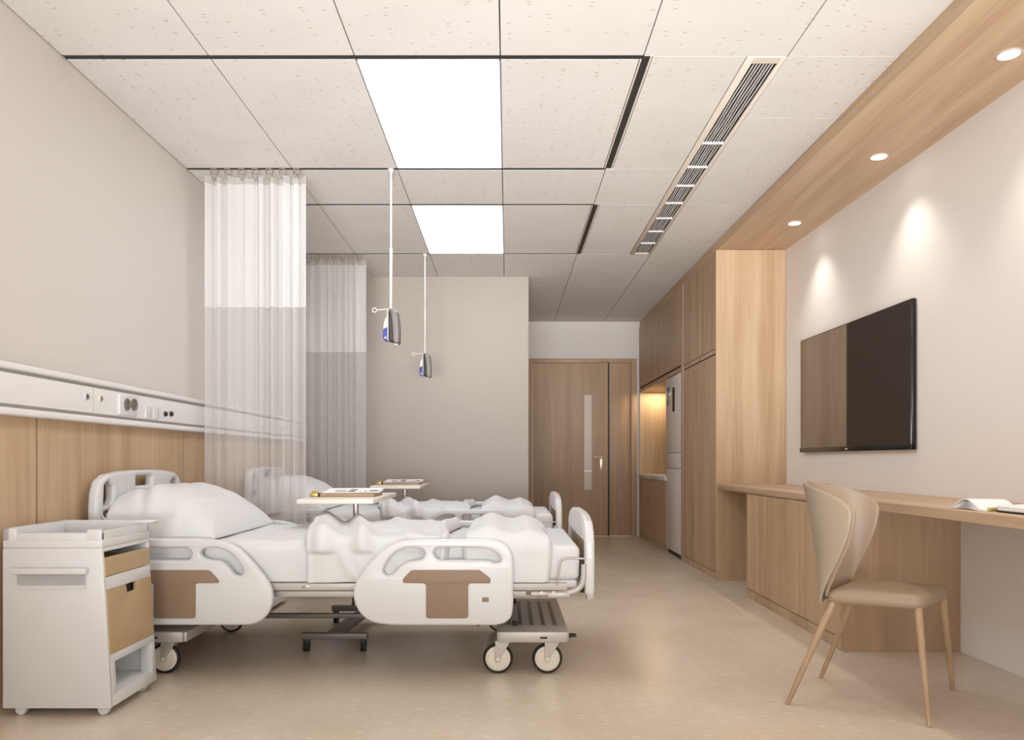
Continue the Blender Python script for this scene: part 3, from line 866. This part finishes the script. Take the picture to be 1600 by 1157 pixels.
def front_panel(z0, z1, notch=False):
    y0, y1 = NY0 + .012, NY1 - .010
    if not notch:
        poly = [(y0, z0), (y1, z0), (y1, z1), (y0, z1)]
    else:
        ym = (y0 + y1) / 2 + .01
        poly = [(y0, z0), (y1, z0), (y1, z1), (ym + .040, z1), (ym + .034, z1 - .032), (ym - .034, z1 - .032), (ym - .040, z1), (y0, z1)]
    m = Matrix(((0, -.0578, 1, -1.412 + .0578 * .03 - .004), (1, 0, 0, 0), (0, 1, 0, 0), (0, 0, 0, 1)))
    return MB().panel(fillet(poly, .004, 3), [], .014, .002, m)
dr = obj('drawer', front_panel(.499, .566), M['tan'], ns_); 
obj('drawer_interior', MB().box(-1.78, -1.46, NY0 + .018, NY1 - .018, .503, .545), M['tan'], dr)
do = obj('door', front_panel(.219, .449, True), M['tan'], ns_)
obj('pull_recess', MB().box(-1.50, -1.452, NY0 + .10, NY1 - .10, .40, .447), M['rubber'], do)
hd = MB().box(-1.757, -1.490, NY0 - .026, NY0 - .012, .512, .534, .004).box(-1.757, -1.742, NY0 - .02, NY0 + .004, .514, .532, .003).box(-1.505, -1.490, NY0 - .02, NY0 + .004, .514, .532, .003)
obj('towel_bar', hd, M['white'], ns_)
rec = MB().panel(fillet([(-1.748, .455), (-1.498, .455), (-1.498, .512), (-1.748, .512)], [.014, .014, 0, 0]), [fillet([(-1.744, .459), (-1.502, .459), (-1.502, .516), (-1.744, .516)], [.012, .012, 0, 0])], .006, .001, XZ(NY0 - .001))
obj('moulding', rec, M['white'], ns_)
for xx in (-1.748, -1.452):
    for yy in (NY0 + .03, NY1 - .05):
        obj('castor', MB().cyl((xx, yy - .012, .020), (xx, yy + .012, .020), .020, None, 24, .005).box(xx - .014, xx + .014, yy - .014, yy + .014, .018, .034, .004), M['white'], ns_)

# ------------------------------------------------------------------ copies for the second bed
DB = 1.92
for name, lab in (('hospital_bed', 'farther white hospital bed, behind the first bed near the taupe wall'),
                  ('bed_sheet', 'smooth white sheet between pillow and duvet on the farther bed'),
                  ('duvet', 'rumpled white duvet with a curled head edge on the farther bed'),
                  ('folded_blanket', 'folded white blanket with two humps at the foot of the farther bed'),
                  ('pillow', 'plump white pillow on the farther bed, partly seen through the sheer curtain'),
                  ('overbed_table', 'cream overbed table with steel post rising behind the farther bed'),
                  ('nightstand', 'white nightstand beside the farther bed, seen through the sheer curtain')):
    src = bpy.data.objects[name]
    c = copy_tree(src)
    c.location.y += {'overbed_table': 2.03, 'nightstand': 1.84}.get(name, DB)
    c['label'] = lab

# ------------------------------------------------------------------ curtains
def curtain(xa, xb, y, label, nfold, seed):
    t = thing('privacy_curtain', label, 'curtain', ((xa + xb) / 2, y, CEIL), 'hospital privacy curtains')
    ctr = [(xa + xb) / 2, y]
    rnd = random.Random(seed)
    ph = [rnd.random() * 6 for _ in range(6)]
    zt, zm, zl, zb = 2.545, 2.508, 1.798, .47
    def fn(z_top, z_bot):
        def f(a, b):
            s = a * nfold * 2 * PI + 1.5 * math.sin(a * 7 + ph[5]) + .8 * math.sin(a * 17 + ph[1])
            amp = .024 * (.6 + .4 * math.sin(a * 9 + ph[0]))
            z = z_top + (z_bot - z_top) * b
            dd = (CEIL - z) * .35
            x = xa + (xb - xa) * a + .009 * (.5 + .5 * math.sin(a * 13 + ph[1])) * math.sin(2 * s + ph[2] + .25 * dd)
            yy = y + amp * math.sin(s + ph[3] + .2 * math.sin(dd * 2 + a * 5)) + .004 * math.sin(2.3 * s + ph[4])
            if z_top > 2.52 and b < .01: z += .006 * math.sin(s * .5 + ph[5])
            return Vector((x, yy, z))
        return f
    obj('heading_tape', MB().grid(fn(zt, zm), 260, 2), M['sheer_head'], t, angle=180)
    obj('mesh_top', MB().grid(fn(zm, zl), 260, 8), M['sheer_top'], t, angle=180)
    obj('curtain_body', MB().grid(fn(zl, zb), 260, 14), M['sheer_low'], t, angle=180)
    n = 7
    for k in range(n):
        xx = xa + .045 + (xb - xa - .10) * k / (n - 1)
        r = MB().torus((xx, y, 2.583), (0, .5, 1), .021, .003, 20, 6)
        r.tube(catmull([(xx - .021, y, 2.583), (xx - .018, y, 2.565), (xx - .008, y - .002, 2.545), (xx, y - .004, 2.530)], 4, False), .003, 6)
        r.tube(catmull([(xx + .021, y, 2.583), (xx + .018, y, 2.565), (xx + .010, y - .002, 2.545), (xx + .005, y - .004, 2.527)], 4, False), .003, 6)
        r.tube([(xx, y, 2.590), (xx, y, CEIL + .002)], .004, 6)
        obj('curtain_ring', r, M['ring'], t)
curtain(-1.735, -1.160, 4.351, 'nearer sheer white and grey curtain hanging between the two beds', 8, 3)
curtain(-1.66, -1.152, 6.150, 'farther sheer white and grey curtain beyond the second bed', 8, 8)

# ------------------------------------------------------------------ hanging pendants
pd = thing('ceiling_pendant', 'hanging pole with a silver and blue handset, nearer one above the first bed', 'ceiling pendant', (-.67, 4.338, CEIL), 'hanging pole pendants')
py = 4.351
pd.location.y = py
obj('ceiling_mount', MB().cyl((-.672, py, CEIL - .022), (-.672, py, CEIL + .002), .018, .02, 20, .004).cyl((-.672, py, CEIL - .03), (-.672, py, CEIL - .02), .011, None, 16), M['steel'], pd)
pole = obj('pole', MB().cyl((-.672, py, 2.13), (-.672, py, CEIL - .02), .0065, None, 16), M['steel'], pd)
obj('lower_sleeve', MB().cyl((-.672, py, 1.775), (-.672, py, 2.14), .0095, None, 18, .002), M['steel'], pole)
hs = obj('handset', MB().panel(fillet([(-.676, 1.785), (-.645, 1.781), (-.629, 1.765), (-.621, 1.72), (-.617, 1.655), (-.619, 1.590), (-.640, 1.582), (-.658, 1.60), (-.662, 1.70)], .006, 3), [], .085, .010, XZ(py)), M['silver'], pd, angle=50)
obj('dark_slot', MB().panel(fillet([(-.679, 1.782), (-.662, 1.715), (-.655, 1.66), (-.656, 1.598), (-.677, 1.60)], .003, 3), [], .095, .004, XZ(py)), M['track'], hs)
obj('back_plate', MB().box(-.686, -.679, py - .046, py + .046, 1.600, 1.785, .003), M['steel'], hs)
obj('cover', MB().panel(fillet([(-.684, 1.748), (-.700, 1.728), (-.708, 1.70), (-.711, 1.666), (-.684, 1.680)], .003, 3), [], .07, .004, XZ(py)), M['beige'], hs)
bl = obj('blue_button', MB().panel(fillet([(-.712, 1.664), (-.684, 1.678), (-.684, 1.603), (-.705, 1.603), (-.713, 1.615)], .004, 3), [], .074, .005, XZ(py)), M['blue'], hs); bl['label'] = 'blue grip button'
obj('indicator', MB().box(-.703, -.693, py - .039, py - .035, 1.613, 1.622, .001), M['white'], bl)
obj('hook_arm', MB().tube([(-.688, py - .02, 1.725), (-.690, py - .02, 1.78), (-.695, py - .02, 1.783), (-.750, py - .02, 1.778)], .0032, 8).torus((-.763, py - .02, 1.778), (0, 1, 0), .012, .0028, 24, 8), M['beige'], pd)
obj('lamp_lens', MB().box(-.650, -.628, py - .03, py + .0, 1.578, 1.584, .002), M['white'], hs)
p2 = copy_tree(pd); p2.location.y += 6.139 - py
p2['label'] = 'hanging pole with a silver and blue handset, farther one above the second bed'

# ------------------------------------------------------------------ cabinets along the right
FX = 1.590
def doorbox(y0, y1, z0, z1, x=FX, t=.018, g=.0024):
    return MB().box(x, x + t, y0 + g, y1 - g, z0 + g, z1 - g, .0012, 1)
w = thing('wardrobe', 'tall oak wardrobe with four doors, end panel beside the desk', 'wardrobe', (1.8, 6.3, 0))
obj('end_panel', MB().box(FX - .004, wall_x(5.743) - .002, 5.743, 5.763, 0, 2.518, .001, 1), M['oak'], w)
obj('carcass', MB().box(FX + .020, 2.08, 5.763, 6.905, .0, 2.518), M['oak_side'], w)
obj('plinth', MB().box(FX + .004, FX + .022, 5.763, 6.84, 0, .055), M['oak_side'], w)
for (y0, y1) in ((5.765, 6.283), (6.283, 6.837)):
    obj('door', doorbox(y0, y1, .058, 1.728), M['oak_side'], w)
    obj('door', doorbox(y0, y1, 1.772, 2.515), M['oak_side'], w)
obj('rail', MB().box(FX + .004, FX + .022, 5.763, 6.84, 1.738, 1.770), M['oak_side'], w)
obj('shadow_gap', MB().box(FX + .012, FX + .021, 5.763, 6.84, 1.726, 1.740), M['dark'], w)
obj('divider', MB().box(FX - .004, FX + .022, 6.840, 6.900, 0, 2.518, .001, 1), M['oak_side'], w)

tu = thing('overhead_cabinet', 'oak overhead cabinet above the fridge and the lit niche', 'cabinet', (1.8, 8.0, 1.73))
obj('carcass', MB().box(FX + .020, 2.035, 6.906, 9.135, 1.785, 2.518), M['oak_side'], tu)
for (y0, y1) in ((6.906, 7.30), (7.30, 7.937), (7.937, 9.12)):
    obj('door', doorbox(y0, y1, 1.792, 2.515), M['oak_side'], tu)
obj('bottom_board', MB().box(FX + .002, 2.035, 6.906, 9.135, 1.738, 1.776, .001, 1), M['oak_side'], tu)
obj('shadow_gap', MB().box(FX + .012, FX + .03, 6.906, 9.12, 1.774, 1.79), M['dark'], tu)
obj('niche_end_panel', MB().box(FX + .004, 2.03, 9.10, 9.135, .753, 1.737), M['oak'], tu)
obj('niche_back_panel', MB().box(2.01, 2.035, 7.59, 9.10, .753, 1.737), M['oak'], tu)
obj('niche_divider', MB().box(FX + .002, 2.035, 7.572, 7.590, .753, 1.737), M['oak_side'], tu)

bc = thing('base_cabinet', 'low oak cabinet with white counter under the lit niche', 'cabinet', (1.8, 8.3, 0))
obj('carcass', MB().box(FX + .020, 2.035, 7.575, 9.135, 0, .708), M['oak_side'], bc)
for (y0, y1) in ((7.578, 8.31), (8.31, 9.12)):
    obj('door', doorbox(y0, y1, .055, .708), M['oak_side'], bc)
obj('plinth', MB().box(FX + .003, FX + .022, 7.578, 9.12, 0, .053), M['oak_side'], bc)
ctp = thing('countertop', 'white two-piece countertop in the lit niche beside the fridge', 'countertop', (1.8, 8.3, .71))
obj('slab', MB().box(FX - .008, 2.008, 7.592, 8.345, .7085, .752, .003), M['white_matte'], ctp)
obj('slab', MB().box(FX - .008, 2.008, 8.350, 9.098, .7085, .752, .003), M['white_matte'], ctp)
li = bpy.data.lights.new('niche_lamp', 'AREA'); li.shape = 'RECTANGLE'; li.size = .30; li.size_y = .10; li.energy = 2.6; li.color = (1, .80, .52)
lo = bpy.data.objects.new('niche_lamp', li); COL.objects.link(lo); lo.location = (1.79, 8.95, 1.732)

fg = thing('refrigerator', 'tall pale refrigerator with dark display set between oak cabinets', 'refrigerator', (1.8, 7.24, 0))
obj('body', MB().box(FX + .045, 2.03, 6.915, 7.565, .035, 1.728, .004), M['fridge'], fg)
obj('kick_plate', MB().box(FX + .02, 2.0, 6.93, 7.55, .0, .04), M['black'], fg)
for i, (z0, z1) in enumerate(((.990, 1.728), (.840, .986), (.042, .836))):
    dd = obj('door', MB().box(FX + .002, FX + .046, 6.915, 7.565, z0, z1, .005, 2), M['fridge'], fg)
    if i == 0:
        obj('display', MB().box(FX, FX + .006, 7.192, 7.292, 1.383, 1.617, .002), M['track'], dd)
        obj('sticker', MB().box(FX + .001, FX + .0045, 7.42, 7.535, 1.585, 1.640), M['sticker'], dd)
        obj('sticker', MB().box(FX + .001, FX + .0045, 7.42, 7.535, 1.548, 1.583), M['pale_sticker'], dd)
        obj('sticker', MB().box(FX + .001, FX + .0045, 7.45, 7.52, 1.455, 1.515), M['sticker'], dd)

# desk top along the right wall and the low cabinet that carries it
tag(obj('desk_top', MB().prism([(front_x(.9) - .002, .9), (front_x(5.742) - .002, 5.742), (wall_x(5.742) - .001, 5.742), (wall_x(.9) - .001, .9)], .697, .735, .0015), M['oak_flat']), 'long oak desk top running along the cream right wall', 'desk')
lc = thing('low_cabinet', 'low oak cabinet under the desk top behind the chair', 'cabinet', (1.85, 4.3, 0))
CX = 1.606
obj('carcass', MB().box(CX + .019, 2.11, 3.64, 5.07, 0, .696), M['oak_side'], lc)
obj('end_panel', MB().box(CX, wall_x(3.61) - .002, 3.611, 3.638, 0, .696, .001, 1), M['oak_door'], lc)
obj('side_panel', MB().box(CX, 2.12, 5.062, 5.075, 0, .696), M['oak_side'], lc)
for (y0, y1) in ((3.640, 4.150), (4.150, 4.705), (4.705, 5.062)):
    obj('door', doorbox(y0, y1, .058, .694, CX), M['oak'], lc)
obj('plinth', MB().box(CX - .002, CX + .02, 3.638, 5.062, 0, .056, .001, 1), M['oak_side'], lc)

# ------------------------------------------------------------------ television
tv = thing('television', 'large flat black television mounted on the cream right wall', 'television', (2.1, 4.7, 1.37))
ang = math.atan(.025)
def tvx(y): return 2.097 + .0235 * (5.407 - y)
def tvbox(mb, y0, y1, z0, z1, d0, d1, bev=.002):
    mb.hexa([(tvx(y0) + d0, y0, z0), (tvx(y0) + d1, y0, z0), (tvx(y1) + d1, y1, z0), (tvx(y1) + d0, y1, z0),
             (tvx(y0) + d0, y0, z1), (tvx(y0) + d1, y0, z1), (tvx(y1) + d1, y1, z1), (tvx(y1) + d0, y1, z1)], bev)
    return mb
hs_ = tvbox(MB(), 3.976, 5.407, .973, 1.771, 0, .022)
tvbox(hs_, 4.2, 5.2, 1.05, 1.6, .018, .0262)
obj('housing', hs_, M['tv'], tv)
obj('screen', tvbox(MB(), 3.984, 5.399, 1.003, 1.763, -.0015, .001, 0), M['screen'], tv)
obj('lower_bezel', tvbox(MB(), 3.976, 5.407, .973, 1.002, -.006, .01), M['tv'], tv)
obj('logo', tvbox(MB(), 4.685, 4.712, .983, .991, -.0075, -.004, .0005), M['white'], tv)

# ------------------------------------------------------------------ chair (built at the origin, facing +x)
ch = thing('chair', 'beige leather dining chair with wraparound back and oak legs at the desk', 'chair', (0, 0, 0))
CH = Vector((1.464, 2.907, 0)); CA = math.radians(-38)
Rm = Matrix.Rotation(-CA, 3, 'Z')
def loc(x, y): 
    q = Rm @ (Vector((x, y, 0)) - CH); return (q.x, q.y)
corners = [loc(1.484, 2.694), loc(1.742, 2.955), loc(1.430, 3.120), loc(1.196, 2.843)]
ring = fillet(corners, [.06, .06, .03, .03], 8)
cen = Vector((sum(p[0] for p in corners) / 4, sum(p[1] for p in corners) / 4))
NR = len(ring)
def seat_fn(zf):
    def f(a, b):
        p = Vector(ring[int(round(a * NR)) % NR]); q = cen + (p - cen) * b
        return Vector((q.x, q.y, zf(b)))
    return f
st = MB().grid(seat_fn(lambda r: .434 - .012 * max(0, (r - .55) / .45) ** 2 - .012 * max(0, (r - .90) / .1) ** 2), NR, 16, True)
st.grid(seat_fn(lambda r: .378 + .010 * max(0, (r - .92) / .08) ** 2), NR, 16, True)
bmesh.ops.bridge_loops(st.bm, edges=[e for e in st.bm.edges if e.is_boundary and (e.verts[0].co.xy - cen).length > .05])
obj('seat', st.solid(0), M['leather_d'], ch, angle=60)
def shell(k, zb, inset, sy):
    def f(a, b):
        t = 2 * a - 1
        ph = t * PI / 2
        zt = .832 - inset * .35 - .012 * t * t
        z = zb + (zt - zb) * (1 - (1 - b) ** 1.35)
        q = min(max((z - .715) / (zt - .715), 0), 1)
        ph *= math.sqrt(max(1 - .86 * q ** 2.6, 0))
        h = (z - .372) / .46
        D = (.020 + .185 * math.sin(min(max((z - .375) / .40, 0), 1) * PI / 2) ** 1.35) * (1 - inset * 2)
        w = (.185 + .024 * h) * k
        xb = -.205 - .088 * h + inset
        return Vector((xb + D * (1 - math.cos(ph) ** .85 if abs(ph) < PI / 2 - 1e-6 else 1), w * math.sin(ph) + sy, z))
    return f
SY = -.030
obj('back_shell', MB().grid(shell(1.0, .370, 0, SY), 60, 40).solid(.014, 0, 1), M['leather'], ch, angle=70)
obj('back_cushion', MB().grid(shell(.935, .40, .017, SY), 60, 40).solid(.016, 0, 1), M['leather_d'], ch, angle=70)
feet = [(1.446, 2.589), (1.769, 3.000), (1.050, 2.834), (1.316, 3.176)]
tops = [(corners[k][0] * .84, corners[k][1] * .84) for k in (0, 1, 3, 2)]
for tp, ft in zip(tops, feet):
    q = loc(*ft)
    obj('leg', MB().cyl((q[0], q[1], 0), (tp[0], tp[1], .400), .0085, .015, 16), M['chair_wood'], ch)
ch.location = CH; ch.rotation_euler = (0, 0, CA)

# ------------------------------------------------------------------ reading matter on the desk
ZD = .7353
def curled(a, b):
    x = 1.676 + .20 * b
    y = 2.86 - .20 * a + .10 * b
    return Vector((x, y, ZD + .002 + .034 * math.sin(PI * min(a * 1.05, 1)) ** 1.6 * (1 - .2 * b)))
mg = thing('magazine', 'open white magazine with curled pages on the desk edge, left of the other', 'magazine', (1.78, 2.8, ZD), 'magazines on the desk')
obj('pages', MB().grid(curled, 24, 10).solid(.004, 1), M['paper'], mg)
bk = MB()
for kk in (.12, .30, .48, .66, .84):
    bk.grid(lambda a, b, kk=kk: Vector((1.676 + .004 * kk + .20 * b, 2.86 - .20 * a + .10 * b, ZD + .0015 + .033 * kk * math.sin(PI * min(a * 1.05, 1)) ** 1.6 * (1 - .2 * b))), 24, 6)
obj('back_pages', bk.solid(.0025, 0), M['paper'], mg)
mg2 = thing('magazine', 'white magazine with round tan picture and black back cover at the desk end', 'magazine', (1.82, 2.5, ZD), 'magazines on the desk')
base_p = fillet([(1.700, 2.18), (2.02, 2.30), (1.99, 2.80), (1.70, 2.655)], [.004, .01, .03, .09])
def shrink(poly, k, c=(1.85, 2.45)): return [(c[0] + (p[0] - c[0]) * k, c[1] + (p[1] - c[1]) * k) for p in poly]
obj('back_cover', MB().prism(base_p, ZD + .001, ZD + .006), M['black'], mg2)
obj('pages', MB().prism(shrink(base_p, .985), ZD + .006, ZD + .019, .002), M['paper'], mg2)
fc = obj('front_cover', MB().prism(shrink(base_p, .99), ZD + .019, ZD + .021, .0005), M['paper'], mg2)
obj('picture_rim', MB().panel([(1.85 + .115 * math.cos(k * PI / 18), 2.45 + .15 * math.sin(k * PI / 18)) for k in range(36)], [], .0014, .0002, XY(ZD + .0215)), M['black'], fc)
obj('picture', MB().panel([(1.86 + .105 * math.cos(k * PI / 18), 2.455 + .14 * math.sin(k * PI / 18)) for k in range(36)], [], .0014, .0002, XY(ZD + .0222)), M['picture'], fc)
tag(obj('paper_roll', MB().cyl((1.700, 2.668, ZD + .0068), (1.742, 2.690, ZD + .0068), .0065, None, 18, .002), M['olive']), 'short olive yellow roll tucked between the two magazines', 'roll')

# ------------------------------------------------------------------ added fill lamps, camera, view
li = bpy.data.lights.new('window_fill', 'AREA'); li.shape = 'RECTANGLE'; li.size = WX1 - WX0; li.size_y = WZ1 - WZ0  # fill lamp in the added window, brightens the room from behind the camera
li.energy = 48; li.color = (.97, .985, 1.0)
lo = bpy.data.objects.new('window_fill', li); COL.objects.link(lo)
lo.location = ((WX0 + WX1) / 2, YF - .02, (WZ0 + WZ1) / 2); lo.rotation_euler = (PI / 2, 0, 0)
# added fill lamp outside the window, beam aimed up to brighten the far ceiling
li = bpy.data.lights.new('ceiling_fill', 'AREA'); li.shape = 'RECTANGLE'; li.size = 3.6; li.size_y = 1.3
li.energy = 80; li.spread = math.radians(46); li.color = (.97, .985, 1.0)
lo = bpy.data.objects.new('ceiling_fill', li); COL.objects.link(lo)
lo.location = (.25, YF - .75, .35); lo.rotation_euler = (PI / 2 + math.radians(17), 0, 0)
wd = bpy.data.worlds.new('sky'); S.world = wd; wd.use_nodes = True
bg = wd.node_tree.nodes['Background']; bg.inputs['Color'].default_value = (1, .99, .98, 1); bg.inputs['Strength'].default_value = 0.8

cam = bpy.data.cameras.new('camera'); co = bpy.data.objects.new('camera', cam); COL.objects.link(co)
co.location = (0, 0, HC); co.rotation_euler = (PI / 2, 0, 0)
cam.sensor_fit = 'HORIZONTAL'; cam.sensor_width = 36.0; cam.lens = 36.0 * F / 1600
cam.shift_x = (800 - VX) / 1600.0; cam.shift_y = (VY - 578.5) / 1600.0
cam.clip_start = .02
S.camera = co
S.cycles.diffuse_bounces = 6; S.cycles.max_bounces = 14; S.cycles.transparent_max_bounces = 16
S.view_settings.view_transform = 'Standard'; S.view_settings.look = 'None'
S.view_settings.gamma = 1.0; S.view_settings.use_curve_mapping = False
S.view_settings.exposure = 0.36
